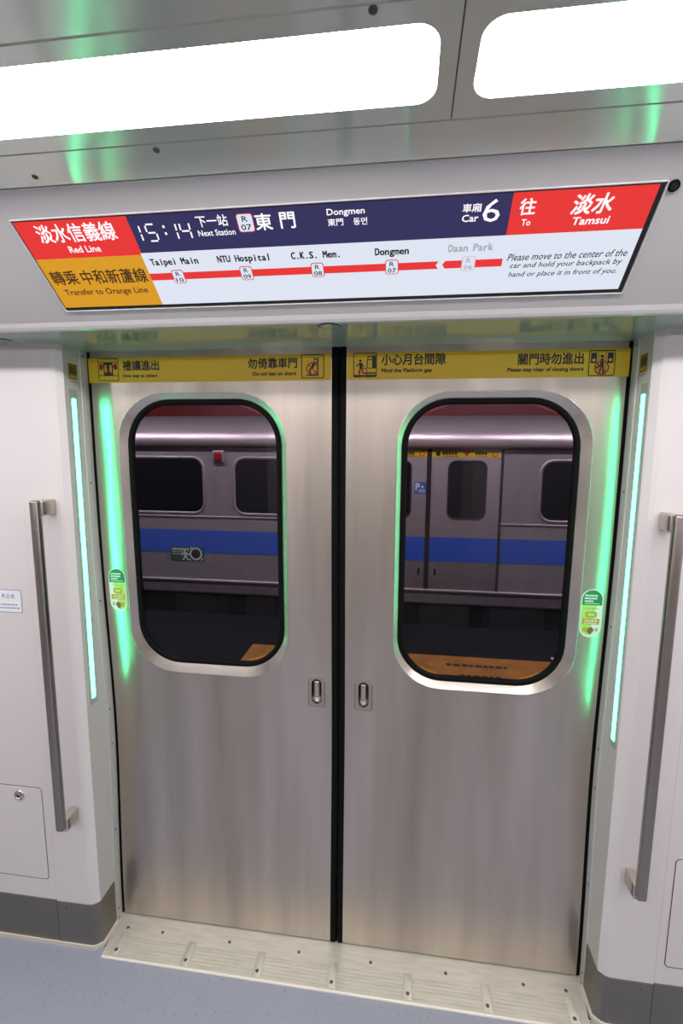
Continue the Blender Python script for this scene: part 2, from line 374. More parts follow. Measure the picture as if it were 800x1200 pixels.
# door header: flat underside, tilted display face, cove strip, light row, ceiling
DB = Vector((0, -0.26, 1.782)); DE = Vector((0, -0.135, 0.119)).normalized(); DN = Vector((0, -DE.z, DE.y)).normalized()
hp = [(0.06, HZ), (-0.222, 1.7475), (-0.229, 1.7495), (-0.2335, 1.7545), (-0.2385, 1.763)]
for k in range(1, 9):
    t = -0.03 + (0.222 + 0.03) * k / 8; p = DB + DE * t; hp.append((p.y, p.z))
hp += [(-0.4285, 1.9305), (-0.4310, 1.9322), (-0.4345, 1.9335)]
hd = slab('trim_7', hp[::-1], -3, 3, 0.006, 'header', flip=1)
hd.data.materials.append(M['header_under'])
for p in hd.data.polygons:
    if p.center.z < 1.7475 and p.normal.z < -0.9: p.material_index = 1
tag(hd, 'grey door header with flat underside and tilted front that frames the display', 'header', kind='structure')
cv = slab('trim_8', [(-0.4372, 1.9344), (-0.5090, 1.9416)][::-1], -3, 3, 0.005, 'ceil')
tag(cv, 'narrow grey cove strip between header and ceiling lights', 'trim', kind='structure')
for x, y in ((-0.2157, -0.4986), (-0.4508, -0.4606)):
    z = 1.9344 - 0.1 * (y + 0.4372)
    b = MB(); b.disc3((x, y, z), (0, -0.3, -0.9), 0.005, 0.002, 'screw', 14); b.build('bolt', cv)
cp = [(-0.6800, 1.9588), (-0.85, 1.973), (-1.05, 1.984), (-1.25, 1.988), (-1.45, 1.984), (-1.65, 1.973), (-1.82, 1.9588)]
ce = slab('ceiling', cp[::-1], -3, 3, 0.01, 'ceil'); tag(ce, 'shallow grey ceiling panel above the light row', 'ceiling', kind='structure')

# ceiling light panels (both sides of the car carry the same row; y0 side is the photographed one)
def ceil_light(x0, x1, far, label, group='ceiling light panels'):
    g = -0.1; Y = lambda y: (-2.5 - y) if far else y
    Z = lambda y: 1.9419 + g * (y + 0.5120)
    ln = thing('ceiling_light', ((x0 + x1) / 2, Y(-0.56), Z(-0.56)), label, 'ceiling light', group)
    ya, yb, ma, mbb = -0.5122, -0.6764, -0.5418, -0.6513
    b = MB(); n = Vector((0, g, -1)).normalized(); Pt = lambda x, y, h=0.0: Vector((x, Y(y), Z(y))) + Vector((0, (-1 if far else 1) * n.y, n.z)) * h
    # plate with rounded opening
    loop = b.rrpts(x0 + 0.0220, mbb, x1 - 0.0220, ma, 0.027, 8); nl = len(loop)
    outer = []
    for i, (x, y) in enumerate(loop):
        q = i // 9; k = i % 9
        cx = (x1 if q in (0, 3) else x0) ; cy = (ya if q in (0, 1) else yb)
        if k == 4: outer.append((cx, cy))
        elif (k < 4) == (q in (0, 2)): outer.append((cx, y))
        else: outer.append((x, cy))
    inner_r = [(Pt(x, y, -0.004)) for x, y in loop]
    b.loft([[Pt(x, y, -0.006) for x, y in outer], [Pt(x, y) for x, y in outer], [Pt(x, y) for x, y in loop], inner_r], 'ceil', False)
    b.build('panel', ln, True)
    b = MB(); b.add([Pt(x, y, -0.0015) for x, y in loop], [tuple(range(nl))], 'diffuser'); b.add([Pt(x, y, -0.005) for x, y in loop], [tuple(range(nl))], 'ceil'); b.build('diffuser', ln)
    if not far:
        for sx in (x1 - 0.096,):
            b = MB(); b.disc3(Pt(sx, -0.6715), (0, g, -1), 0.0055, 0.002, 'screw', 14); b.build('screw', ln)
    return ln
ceil_light(-1.00, 0.2215, False, 'long glowing ceiling light whose rounded end stops left of the panel seam')
ceil_light(0.2235, 1.452, False, 'glowing ceiling light starting right of the panel seam above the red destination field')
ceil_light(-2.25, -1.003, False, 'ceiling light beyond the long light, outside the left edge of the photo')
ceil_light(1.455, 2.70, False, 'ceiling light beyond the destination field, outside the right edge of the photo')
for i, (a, c) in enumerate(((-2.25, -1.003), (-1.0, 0.2215), (0.2235, 1.452), (1.455, 2.70))):
    ceil_light(a, c, True, 'ceiling light of the row across the aisle behind the photographer', 'ceiling lights across the aisle')

# the other side of the car and its ends (seen only as reflections)
b = MB(); b.box(-3, 3, -2.62, -2.55, 0.0, 1.98, 'wall'); b.box(-3, 3, -2.552, -2.548, 0.0, 0.15, 'kick')
for a, c in ((-2.6, -0.95), (0.95, 2.6)): b.box(a, c, -2.552, -2.548, 0.85, 1.6, 't_glass')
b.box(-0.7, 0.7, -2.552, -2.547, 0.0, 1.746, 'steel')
for a, c in ((-0.62, -0.14), (0.14, 0.62)): b.box(a, c, -2.552, -2.546, 0.85, 1.62, 't_glass')
tag(b.build('wall_back'), 'opposite wall of the car behind the photographer', 'wall', kind='structure')
for s, nm in ((-1, 'wall_far_left'), (1, 'wall_far_right')):
    b = MB(); b.box(*(sorted((s * 3.0, s * 3.05))), -2.62, -0.05, 0.0, 2.1, 'wall'); tag(b.build(nm), 'end wall of the car section on the %s' % ('left' if s < 0 else 'right'), 'wall', kind='structure')

# ------------------------------------------------------------------ door leaves
def rrloop(x0, x1, z0, z1, r, n=10, kx=2, kz=12):
    """rounded rectangle in x-z, counter-clockwise from the right side, with points on the straights; returns (x,z,kind)"""
    C = ((x1 - r, z1 - r), (x0 + r, z1 - r), (x0 + r, z0 + r), (x1 - r, z0 + r)); P = []
    for q, (cx, cz) in enumerate(C):
        for k in range(n + 1):
            a = math.pi / 2 * (q + k / n); P.append((cx + r * math.cos(a), cz + r * math.sin(a), q, k / n))
        nx, nz = C[(q + 1) % 4]; a = math.pi / 2 * (q + 1)
        e0 = (cx + r * math.cos(a), cz + r * math.sin(a)); e1 = (nx + r * math.cos(a), nz + r * math.sin(a))
        kk = kx if q in (0, 2) else kz
        for k in range(1, kk): P.append((e0[0] + (e1[0] - e0[0]) * k / kk, e0[1] + (e1[1] - e0[1]) * k / kk, q, 2.0))
    return P

def to_rect(P, X0, X1, Z0, Z1):
    out = []
    for x, z, q, f in P:
        if f == 2.0:
            out.append({0: (x, Z1), 1: (X0, z), 2: (x, Z0), 3: (X1, z)}[q]); continue
        cx, cz = ((X1, Z1), (X0, Z1), (X0, Z0), (X1, Z0))[q]
        if abs(f - 0.5) < 1e-6: out.append((cx, cz))
        elif (f < 0.5) == (q in (0, 2)): out.append((cx, z))
        else: out.append((x, cz))
    return out

def door(s, name, label):
    xe, xs = s * 0.6895, (-0.0205 if s < 0 else 0.0175)
    fo = (-0.6195, -0.1425, 0.8265, 1.636) if s < 0 else (0.149, 0.6275, 0.8315, 1.6345)   # recess edge on the door face
    fi = (-0.5985, -0.1588, 0.8545, 1.619) if s < 0 else (0.163, 0.602, 0.8515, 1.6175)     # gasket edge, set back
    ha = (-0.087, -0.041, 0.754, 0.846) if s < 0 else (0.0465, 0.0945, 0.754, 0.846)
    hc = ((ha[0] + ha[1]) / 2, (ha[2] + ha[3]) / 2)
    root = thing(name, (s * 0.35, 0.02, 0.0), label, 'door', kind='structure')
    # --- skin
    b = MB(); xm = s * 0.122; lo, hi = (min, max)
    def grid(xa, xb, za, zb, nz, y, rev):
        xs_ = sorted((xa, xb)); vs = []; fs = []
        for k in range(nz + 1):
            z = za + (zb - za) * k / nz
            for x in xs_: vs.append((x, y + bulge(z), z))
        for k in range(nz):
            f = (2 * k, 2 * k + 1, 2 * k + 3, 2 * k + 2); fs.append(f[::-1] if rev else f)
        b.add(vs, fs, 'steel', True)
    def ringblock(P, X0, X1, Z0, Z1, y, rev, steps=4):
        O = to_rect(P, X0, X1, Z0, Z1); loops = []
        for k in range(steps + 1):
            t = k / steps; L = []
            for (x, z, q, f), (ox, oz) in zip(P, O):
                xx, zz = x + (ox - x) * t, z + (oz - z) * t; L.append((xx, y + bulge(zz), zz))
            loops.append(L)
        if rev: loops = loops[::-1]
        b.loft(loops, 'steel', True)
    win = rrloop(*fo, 0.134); slot = rrloop(hc[0] - 0.015, hc[0] + 0.015, hc[1] - 0.039, hc[1] + 0.039, 0.0149, 8, 1, 4)
    zt = 1.80
    for y, rev in ((0.0, False), (0.042, True)):
        grid(xe, xs, 0.004, 0.745, 26, y, rev)
        ringblock(win, min(xe, xm), max(xe, xm), 0.745, 1.70, y, rev)
        if y == 0.0: ringblock(slot, min(xs, xm), max(xs, xm), 0.745, 0.87, y, rev, 2)
        else: grid(xs, xm, 0.745, 0.87, 4, y, rev)
        grid(xs, xm, 0.87, 1.70, 26, y, rev); grid(xe, xs, 1.70, zt, 3, y, rev)
    zz = [0.004 + (zt - 0.004) * k / 50 for k in range(51)]
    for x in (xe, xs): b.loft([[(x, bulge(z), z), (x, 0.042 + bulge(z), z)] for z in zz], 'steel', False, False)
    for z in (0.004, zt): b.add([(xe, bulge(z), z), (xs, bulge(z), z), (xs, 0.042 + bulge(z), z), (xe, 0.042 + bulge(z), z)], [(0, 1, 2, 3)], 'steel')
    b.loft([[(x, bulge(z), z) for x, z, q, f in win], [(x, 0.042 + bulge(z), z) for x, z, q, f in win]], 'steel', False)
    body = b.build('leaf', root); me = body.data
    nr = []
    for v in me.vertices: nr.append(Vector((0, -1, dbulge(v.co.z))).normalized())
    ln = []
    for p in me.polygons:
        for li in p.loop_indices:
            vi = me.loops[li].vertex_index
            if p.use_smooth: ln.append(tuple(nr[vi] if p.normal.y < 0 else -nr[vi]))
            else: ln.append(tuple(p.normal))
    me.normals_split_custom_set(ln)
    tag(body, 'brushed stainless steel door skin')
    # --- recessed bevel ring round the window
    W = lambda P, y: [(x, y + bulge(z), z) for x, z, q, f in P]
    Pi = rrloop(*fi, 0.122)
    def lerp(t): return [(a[0] + (c[0] - a[0]) * t, a[1] + (c[1] - a[1]) * t, 0, 0) for a, c in zip(win, Pi)]
    b = MB(); b.loft([W(win, 0.0005), W(lerp(0.04), -0.0010), W(lerp(0.10), -0.0008)], 'steel_ring', True); b.loft([W(lerp(0.10), -0.0008), W(lerp(0.55), 0.0050), W(Pi, 0.011)], 'steel_ring', True)
    fr = b.build('window_frame', root); tag(fr, 'polished steel bevel ring round the door window')
    # --- gasket and glass
    G = [rrloop(fi[0] + d, fi[1] - d, fi[2] + d, fi[3] - d, 0.122 - d) for d in (0.0, 0.003, 0.009, 0.0135, 0.0145)]
    b = MB(); b.loft([W(g, y) for g, y in zip(G, (0.012, 0.0085, 0.0080, 0.0105, 0.0225))], 'rubber', True)
    b.build('window_gasket', fr)
    b = MB()
    for yy, rv in ((0.0150, False), (0.0210, True)):
        # triangulated fan in horizontal bands keeps the barrel of the pane
        zs_ = [fi[2] + 0.0135 + (fi[3] - fi[2] - 0.027) * i / 24 for i in range(25)]
        x0, x1, r = fi[0] + 0.0135, fi[1] - 0.0135, 0.1085
        def half(z):
            d = max(0.0, max(fi[2] + 0.0135 + r - z, z - (fi[3] - 0.0135 - r)))
            return r - math.sqrt(max(0.0, r * r - d * d))
        b.loft([[(x0 + half(z), yy + bulge(z), z), (x1 - half(z), yy + bulge(z), z)] for z in (zs_ if not rv else zs_[::-1])], 'glass', True, False)
    gl = b.build('window_pane', fr); tag(gl, 'dark tinted glass pane of the door')
    # --- rubber edge at the middle joint
    b = MB(); xmid = -0.0013; d = 1 if s < 0 else -1; loops = []
    for z in zz:
        q = bulge(z); loops.append([(xs, 0.040 + q, z), (xs, 0.000 + q, z), (xs + d * 0.004, -0.0025 + q, z), (xmid - d * 0.006, -0.0025 + q, z), (xmid - d * 0.0008, 0.003 + q, z), (xmid - d * 0.0008, 0.040 + q, z)])
    b.loft(loops, 'rubber', False, True, True, True); b.build('edge_seal', root)
    # --- recessed finger pull
    F = Frame((hc[0], -0.0016 + bulge(hc[1]), hc[1]), (1, 0, 0), (0, 0, 1), (0, -1, 0))
    hw, hh = (ha[1] - ha[0]) / 2, (ha[3] - ha[2]) / 2
    b = MB(); O = [(x, z) for x, z in b.rrpts(-hw, -hh, hw, hh, 0.006, 8)]; I = b.rrpts(-0.0145, -0.0375, 0.0145, 0.0375, 0.0142, 8)
    I2 = b.rrpts(-0.012, -0.034, 0.012, 0.034, 0.0118, 8); V = lambda L, h: [F(x, z, h) for x, z in L]
    b.loft([V(O, -0.003), V([(x * 0.99, z * 0.995) for x, z in O], 0.0008), V([(x * 0.95, z * 0.975) for x, z in O], 0.0008), V(I, 0.0008)], 'plate_steel', False); b.rframe(F, -hw - 0.0012, -hh - 0.0012, hw + 0.0012, hh + 0.0012, 0.007, 0.0014, 'dark', -0.0004)
    pl = b.build('handle_plate', root)
    b = MB(); b.loft([V(I, 0.0008), V(I, -0.003), V(I2, -0.014), V([(x * 0.3, z * 0.5) for x, z in I2], -0.016)], 'steel_handle', True, True, False, True); b.build('recess_cup', pl)
    b = MB(); b.rbox(F(-0.001, 0.004, -0.009), Vector((1, 0, 0)), Vector((0, 0, 1)), Vector((0, -1, 0)), Vector((0.0085, 0.025, 0.004)), 0.0038, 'steel_ring'); b.build('finger_pull', pl)
    # --- yellow safety strip with lettering and pictograms
    F = Frame((0, -0.0012, 0), (1, 0, 0), (0, 0, 1), (0, -1, 0), warp)
    x0, x1 = (-0.6945, -0.0225) if s < 0 else (0.0195, 0.6935)
    b = MB(); b.box(x0, x1, -0.0012, 0.0005, 1.664, 1.7295, 'yellow'); K = 'ink'; h = 0.0003; h2 = 0.0006
    if s < 0:
        b.text(F, '禮讓進出', -0.5945, -0.489, 1.7085, K, h, 0.027, 0.024)
        b.text(F, 'Give way to others', -0.5945, -0.4945, 1.6805, K, h, 0.0115, 0.03)
        b.text(F, '勿倚靠車門', -0.2425, -0.111, 1.7085, K, h, 0.027, 0.024)
        b.text(F, 'Do not lean on doors', -0.230, -0.1135, 1.6825, K, h, 0.0105, 0.03)
    else:
        b.text(F, '小心月台間隙', 0.106, 0.2655, 1.7125, K, h, 0.028, 0.024)
        b.text(F, 'Mind the Platform gap', 0.1065, 0.233, 1.6845, K, h, 0.0125, 0.03)
        b.text(F, '關門時勿進出', 0.438, 0.590, 1.708, K, h, 0.028, 0.024)
        b.text(F, 'Please stay clear of closing doors', 0.414, 0.5905, 1.682, K, h, 0.0125, 0.03)
    sp = b.build('safety_strip', root); tag(sp, 'yellow warning strip with black lettering' )
    def icon(cx, cz, draw, lab):
        b = MB(); G_ = Frame((cx - 0.03, -0.0014, cz - 0.03), (0.06, 0, 0), (0, 0, 0.06), (0, -1, 0), warp)
        b.rframe(G_, 0, 0, 1, 1, 0.08, 0.035, K, h); draw(b, G_)
        o = b.build('pictogram', sp); tag(o, lab)
    def d1(b, G):
        b.rect(G, 0.03, 0.80, 0.97, 0.835, K, h); b.rect(G, 0.03, 0.22, 0.97, 0.25, K, h); b.rect(G, 0.27, 0.25, 0.73, 0.80, K, h)
        for x in (0.08, 0.78): b.rect(G, x, 0.50, x + 0.14, 0.75, K, h)
        b.disc(G, 0.38, 0.66, 0.05, 'yellow', h2); b.disc(G, 0.62, 0.66, 0.05, 'yellow', h2)
        b.rect(G, 0.33, 0.38, 0.43, 0.6, 'yellow', h2); b.rect(G, 0.57, 0.38, 0.67, 0.6, 'yellow', h2)
        b.poly(G, [(0.34, 0.63), (0.16, 0.74), (0.16, 0.52)], 'red_ink', 0.0009); b.poly(G, [(0.66, 0.63), (0.84, 0.74), (0.84, 0.52)], 'red_ink', 0.0009)
        b.ring(G, 0.5, 0.20, 0.24, 0.07, 'red_ink', 0.0009, 14, 0.5, math.pi - 0.5)
    def d2(b, G):
        b.rect(G, 0.68, 0.14, 0.75, 0.86, K, h); b.rect(G, 0.22, 0.10, 0.76, 0.15, K, h); b.disc(G, 0.60, 0.80, 0.05, K, h)
        b.poly(G, [(0.56, 0.72), (0.66, 0.66), (0.52, 0.42), (0.42, 0.48)], K, h); b.stroke(G, 0.48, 0.46, 0.36, 0.32, 0.07, K, h); b.stroke(G, 0.37, 0.34, 0.42, 0.15, 0.06, K, h)
        b.ring(G, 0.49, 0.40, 0.27, 0.05, 'red_ink', h2); b.stroke(G, 0.31, 0.58, 0.67, 0.22, 0.045, 'red_ink', h2)
    def d3(b, G):
        b.rect(G, 0.03, 0.03, 0.97, 0.10, K, h); b.rect(G, 0.45, 0.14, 0.95, 0.20, K, h); b.disc(G, 0.30, 0.68, 0.055, K, h)
        b.poly(G, [(0.25, 0.60), (0.37, 0.60), (0.38, 0.40), (0.27, 0.40)], K, h); b.stroke(G, 0.28, 0.56, 0.13, 0.46, 0.05, K, h); b.stroke(G, 0.36, 0.56, 0.45, 0.42, 0.045, K, h)
        b.stroke(G, 0.30, 0.42, 0.26, 0.12, 0.06, K, h); b.stroke(G, 0.34, 0.42, 0.42, 0.16, 0.06, K, h)
        b.poly(G, [(0.55, 0.36), (0.60, 0.84), (0.96, 0.90), (0.96, 0.86), (0.63, 0.80), (0.60, 0.36)], K, h)
        b.rect(G, 0.60, 0.36, 0.96, 0.39, K, h); b.rect(G, 0.80, 0.38, 0.96, 0.84, K, h); b.rect(G, 0.62, 0.70, 0.80, 0.74, K, h)
        b.ring(G, 0.42, 0.20, 0.20, 0.045, 'red_ink', h2)
    def d4(b, G):
        for x in (0.08, 0.70): b.rect(G, x, 0.50, x + 0.22, 0.90, K, h); b.disc(G, x + 0.11, 0.62, 0.06, 'yellow', h2)
        for x in (0.36, 0.62): b.rect(G, x, 0.04, x + 0.02, 0.96, K, h)
        b.disc(G, 0.50, 0.76, 0.065, K, h); b.rect(G, 0.44, 0.38, 0.57, 0.67, K, h); b.stroke(G, 0.45, 0.42, 0.28, 0.30, 0.06, K, h)
        b.stroke(G, 0.47, 0.40, 0.44, 0.10, 0.06, K, h); b.stroke(G, 0.54, 0.40, 0.57, 0.10, 0.06, K, h)
        b.ring(G, 0.50, 0.32, 0.28, 0.05, 'red_ink', 0.0009); b.stroke(G, 0.31, 0.51, 0.69, 0.13, 0.05, 'red_ink', 0.0009)
    if s < 0: icon(-0.636, 1.6985, d1, 'pictogram of two passengers leaving between red arrows'); icon(-0.070, 1.699, d2, 'pictogram of a figure leaning on a door, crossed out in red')
    else: icon(0.065, 1.700, d3, 'pictogram of a figure stepping over a gap ringed in red'); icon(0.631, 1.696, d4, 'pictogram of a figure between doors, crossed out in red')
    # --- oval finger-safety sticker
    sx, sz = ((-0.6505, 1.077) if s < 0 else (0.6545, 1.0735)); k = s
    F = Frame((sx, -0.0008, sz), (1, 0, 0), (0, 0, 1), (0, -1, 0), warp); b = MB(); hw, hh = 0.0265, 0.065
    b.rrect(F, -hw, -hh, hw, hh, 0.0262, 'white_ink', 0.0)
    q = 0.0025; arc = b.rrpts(-hw + q, -hh + q, hw - q, hh - q, 0.0238, 8)
    top = [(x, y) for x, y in arc if y > 0.022]; bot = [(x, y) for x, y in arc if y <= 0.022]
    b.poly(F, top + [(-hw + q, 0.0225), (hw - q, 0.0225)], 'green_ink', h)
    b.poly(F, [(-k * 0.004, 0.022), (k * -(hw - q), 0.022)] + [(-k * abs(x), y) for x, y in arc if y <= 0.0 and x * -k > 0][::(1 if k < 0 else 1)] + [(-k * 0.002, -hh + q)] if False else [(-k * (hw - q), 0.022), (-k * (hw - q), -0.038), (-k * 0.018, -0.054), (-k * 0.002, -0.0615), (k * 0.004, -0.030), (k * 0.012, 0.022)], 'lime', h)
    for i, (a, c) in enumerate(((-0.018, 0.018), (-0.019, 0.016), (-0.018, 0.004))):
        y = 0.048 - i * 0.0075
        for j in range(int((c - a) / 0.0052)): b.rect(F, a + j * 0.0052, y - 0.0022, a + j * 0.0052 + 0.0038, y + 0.0022, 'white_ink', h2)
    b.rect(F, -0.018, 0.0262, 0.018, 0.0276, 'white_ink', h2)
    for j in range(6): b.disc(F, -0.015 + j * 0.006, 0.0135, 0.0014, 'green_ink', h2, 8)
    b.rrect(F, -0.014, -0.011, 0.014, 0.0055, 0.006, 'gold', h2); b.rrect(F, -0.008, -0.006, 0.008, 0.0005, 0.002, 'lime', 0.0009)
    b.rrect(F, -0.021, -0.029, 0.021, -0.0135, 0.0015, 'gold', 0.0009); b.text(F, '小心夾手', -0.016, 0.016, -0.0195, 'white_ink', 0.0012, 0.0075, 0.012)
    b.rect(F, -0.016, -0.0268, 0.016, -0.0255, 'white_ink', 0.0012)
    b.poly(F, [(k * 0.004, -0.036), (k * 0.010, -0.044), (k * 0.002, -0.058), (-k * 0.008, -0.050), (-k * 0.006, -0.040)], 'brown', h2)
    b.disc(F, -k * 0.012, -0.044, 0.007, 'gold', h2, 12)
    for j in range(2): b.stroke(F, k * (0.012 + j * 0.004), -0.038, k * (0.015 + j * 0.004), -0.043, 0.0016, 'red_ink', h2); b.stroke(F, k * (0.015 + j * 0.004), -0.043, k * (0.012 + j * 0.004), -0.048, 0.0016, 'red_ink', h2)
    st = b.build('sticker', root); tag(st, 'oval white, green and gold finger safety sticker')
    return root
door(-1, 'door_1', 'left brushed steel sliding door leaf with round-cornered window')
door(1, 'door_2', 'right brushed steel sliding door leaf with round-cornered window')

# ------------------------------------------------------------------ threshold plate
tp = thing('threshold_plate', (0, -0.06, 0), 'ribbed aluminium threshold plate under the sliding doors', 'threshold')
b = MB(); prism_xy(b, [(-0.684, -0.126), (0.684, -0.126), (0.699, 0.0), (0.70, 0.06), (-0.70, 0.06), (-0.699, 0.0)], -0.03, 0.0, 'sill'); tpp = b.build('plate', tp, True)
b = MB(); b.box(-0.684, 0.684, -0.132, -0.126, -0.012, 0.0015, 'nosing', 0.002); b.build('nosing', tp)
bars = [-0.650, -0.432, -0.2155, 0.0, 0.213, 0.4265, 0.650]
for i in range(6):
    x0, x1 = bars[i] + 0.014, bars[i + 1] - 0.014; b = MB()
    for k in range(6):
        y = -0.062 - k * 0.0098; b.box(x0, x1, y - 0.0062, y, -0.002, 0.0014, 'sill')
    b.build('tread', tp)
for i, x in enumerate(bars):
    b = MB(); wv = 0.012; b.box(x - wv, x + wv, -0.124, -0.056, -0.002, 0.0016, 'sill_bar' if 0 < i < 6 else 'sill', 0.0006); cb = b.build('cross_bar', tp)
    b = MB(); b.disc3((x, -0.108, 0.0014), (0, 0, 1), 0.005, 0.0014, 'screw', 12); b.build('screw', cb)
for x in (-0.653, -0.538, -0.323, -0.108, 0.106, 0.321, 0.535, 0.649):
    b = MB(); b.disc3((x, -0.0405, 0.0), (0, 0, 1), 0.0045, 0.0014, 'screw', 12); b.build('screw', tpp)

# ------------------------------------------------------------------ door-head display
dp = thing('passenger_display', (0, -0.33, 1.84), 'wide lit passenger information display with route map above the doors', 'display')
F = Frame(DB + DN * 0.0015, (1, 0, 0), DE, DN)
b = MB(); X0, X1, T1 = -0.5565, 0.5600, 0.1795
b.loft([[F(x, y, h) for x, y in b.rrpts(X0 - e, -e, X1 + e, T1 + e, 0.002, 3)] for e, h in ((0.0035, -0.003), (0.003, 0.0012), (0.0018, 0.0012), (0.0015, -0.002))], 'lip', False); b.build('bezel_lip', dp)
b = MB(); b.rect(F, X0, 0, X1, T1, 'bezel', 0.0); b.build('bezel', dp)
ix0, ix1, iy0, iy1 = X0 + 0.002, X1 - 0.0085, 0.0065, T1 - 0.001
L1, L2, L3 = 0.0004, 0.0008, 0.0012
# line name (red), transfer (gold)
b = MB(); b.rect(F, ix0, 0.1095, -0.3325, iy1, 's_red', L1); b.text(F, '淡水信義線', -0.520, -0.364, 0.1555, 's_text', L2, 0.033, 0.014); b.text(F, 'Red Line', -0.4735, -0.4095, 0.1255, 's_text', L2, 0.0125, 0.014); o = b.build('line_name_field', dp); tag(o, 'red field with the line name in white')
b = MB(); b.rect(F, ix0, iy0, -0.335, 0.1095, 's_gold', L1); b.text(F, '轉乘', -0.546, -0.4885, 0.071, 's_brown', L2, 0.0295, 0.014); b.text(F, '中和新蘆線', -0.4805, -0.3415, 0.0705, 's_brown', L2, 0.0295, 0.014)
b.text(F, 'Transfer to Orange Line', -0.535, -0.353, 0.0385, 's_brown', L2, 0.0165, 0.014); o = b.build('transfer_field', dp); tag(o, 'orange field with the transfer notice in dark letters')
# next station (navy)
b = MB(); b.rect(F, -0.3325, 0.1125, 0.3335, iy1, 's_navy', L1)
def seg(x, y, wd, ht, on, t=0.0029, sl=0.05):
    pts = {'a': ((0, 1), (1, 1)), 'b': ((1, 1), (1, .5)), 'c': ((1, .5), (1, 0)), 'd': ((0, 0), (1, 0)), 'e': ((0, 0), (0, .5)), 'f': ((0, .5), (0, 1)), 'g': ((0, .5), (1, .5))}
    for k in on:
        (ax, ay), (bx, by) = pts[k]; A = Vector((x + ax * wd + (ay - .5) * ht * sl, y + ay * ht)); B = Vector((x + bx * wd + (by - .5) * ht * sl, y + by * ht)); d = (B - A).normalized() * 0.0018
        A, B = A + d, B - d; b.stroke(F, A.x, A.y, B.x, B.y, t, 's_text', L2)
sy, sh = 0.1335, 0.029
seg(-0.317, sy, 0.0, sh, 'bc'); seg(-0.3045, sy, 0.0175, sh, 'afgcd'); seg(-0.2475, sy, 0.0, sh, 'bc'); seg(-0.2395, sy, 0.0175, sh, 'fgbc')
for y in (0.143, 0.155): b.rect(F, -0.2715, y, -0.2675, y + 0.0045, 's_text', L2)
b.text(F, '下一站', -0.206, -0.1485, 0.1625, 's_text', L2, 0.0195, 0.012); b.text(F, 'Next Station', -0.209, -0.1395, 0.1425, 's_text', L2, 0.0105, 0.01)
def badge(x, y, wd, ht, a, c, dim=False):
    b.rrect(F, x - wd / 2, y - ht / 2, x + wd / 2, y + ht / 2, 0.005, 's_fade' if dim else 's_bred', L2); b.rrect(F, x - wd / 2 + 0.0014, y - ht / 2 + 0.0014, x + wd / 2 - 0.0014, y + ht / 2 - 0.0014, 0.004, 's_white', L3)
    k = 's_grey' if dim else 's_black'
    b.text(F, a, x - wd * 0.17, x + wd * 0.17, y + ht * 0.22, k, 0.0016, ht * 0.30, 0.01); b.text(F, c, x - wd * 0.31, x + wd * 0.31, y - ht * 0.22, k, 0.0016, ht * 0.31, 0.01)
badge(-0.1170, 0.1560, 0.030, 0.0315, 'R', '07')
b.text(F, '東', -0.0998, -0.0692, 0.1560, 's_text', L2, 0.028, 0.016); b.text(F, '門', -0.0550, -0.0280, 0.1565, 's_text', L2, 0.027, 0.016)
b.text(F, 'Dongmen', 0.0285, 0.0935, 0.1640, 's_text', L2, 0.0135, 0.014); b.text(F, '東門', 0.0285, 0.0555, 0.1490, 's_text', L2, 0.012, 0.012); b.text(F, '동먼', 0.073, 0.0970, 0.1485, 's_text', L2, 0.012, 0.012)
b.text(F, '車廂', 0.2555, 0.2860, 0.1595, 's_text', L2, 0.0135, 0.014); b.text(F, 'Car', 0.2560, 0.2830, 0.1435, 's_text', L2, 0.0115, 0.014); b.text(F, '6', 0.2890, 0.3170, 0.1535, 's_text', L2, 0.0355, 0.0)
o = b.build('next_station_field', dp); tag(o, 'navy field with the clock and next station in white')
# destination (red)
b = MB(); b.rect(F, 0.3335, 0.1125, ix1, iy1, 's_red', L1)
b.text(F, '往', 0.3470, 0.3725, 0.1565, 's_text', L2, 0.0255, 0.018); b.text(F, 'To', 0.3545, 0.3690, 0.1320, 's_text', L2, 0.0105, 0.014)
b.text(F, '淡水', 0.4295, 0.4925, 0.1555, 's_text', L2, 0.031, 0.018, 0.12); b.text(F, 'Tamsui', 0.4355, 0.4935, 0.1300, 's_text', L2, 0.0125, 0.018, 0.1)
o = b.build('destination_field', dp); tag(o, 'red field with the destination in white')
# route map (white)
b = MB(); b.rect(F, -0.335, iy0, ix1, 0.1125, 's_white', L1)
b.rect(F, -0.335, 0.0585, 0.2225, 0.0725, 's_red', L2); b.poly(F, [(0.2345, 0.0585), (0.3350, 0.0585), (0.3350, 0.0725), (0.2345, 0.0725), (0.2295, 0.0655)], 's_red', L2)
b.poly(F, [(0.2225, 0.0585), (0.2225, 0.0725), (0.2185, 0.0655)], 's_white', L3); b.poly(F, [(0.2225, 0.0725), (0.2270, 0.0725), (0.2225, 0.0655), (0.2270, 0.0585), (0.2225, 0.0585), (0.2180, 0.0655)], 's_white', L3)
for tx, a, c, k in (('Taipei Main', -0.3225, -0.2265, 's_black'), ('NTU Hospital', -0.189, -0.0855, 's_black'), ('C.K.S. Mem.', -0.047, 0.0465, 's_black'), ('Dongmen', 0.108, 0.1695, 's_black'), ('Daan Park', 0.238, 0.3155, 's_grey')):
    b.mono(F, tx, a, c, 0.0885, k, L2, 0.0125, 0.05)
for x, y, n in ((-0.2768, 0.0640, '10'), (-0.1390, 0.0655, '09'), (-0.0005, 0.0660, '08'), (0.1384, 0.0655, '07')): badge(x, y, 0.0245, 0.0275, 'R', n)
badge(0.2760, 0.0660, 0.0245, 0.0275, 'R', '06', True)
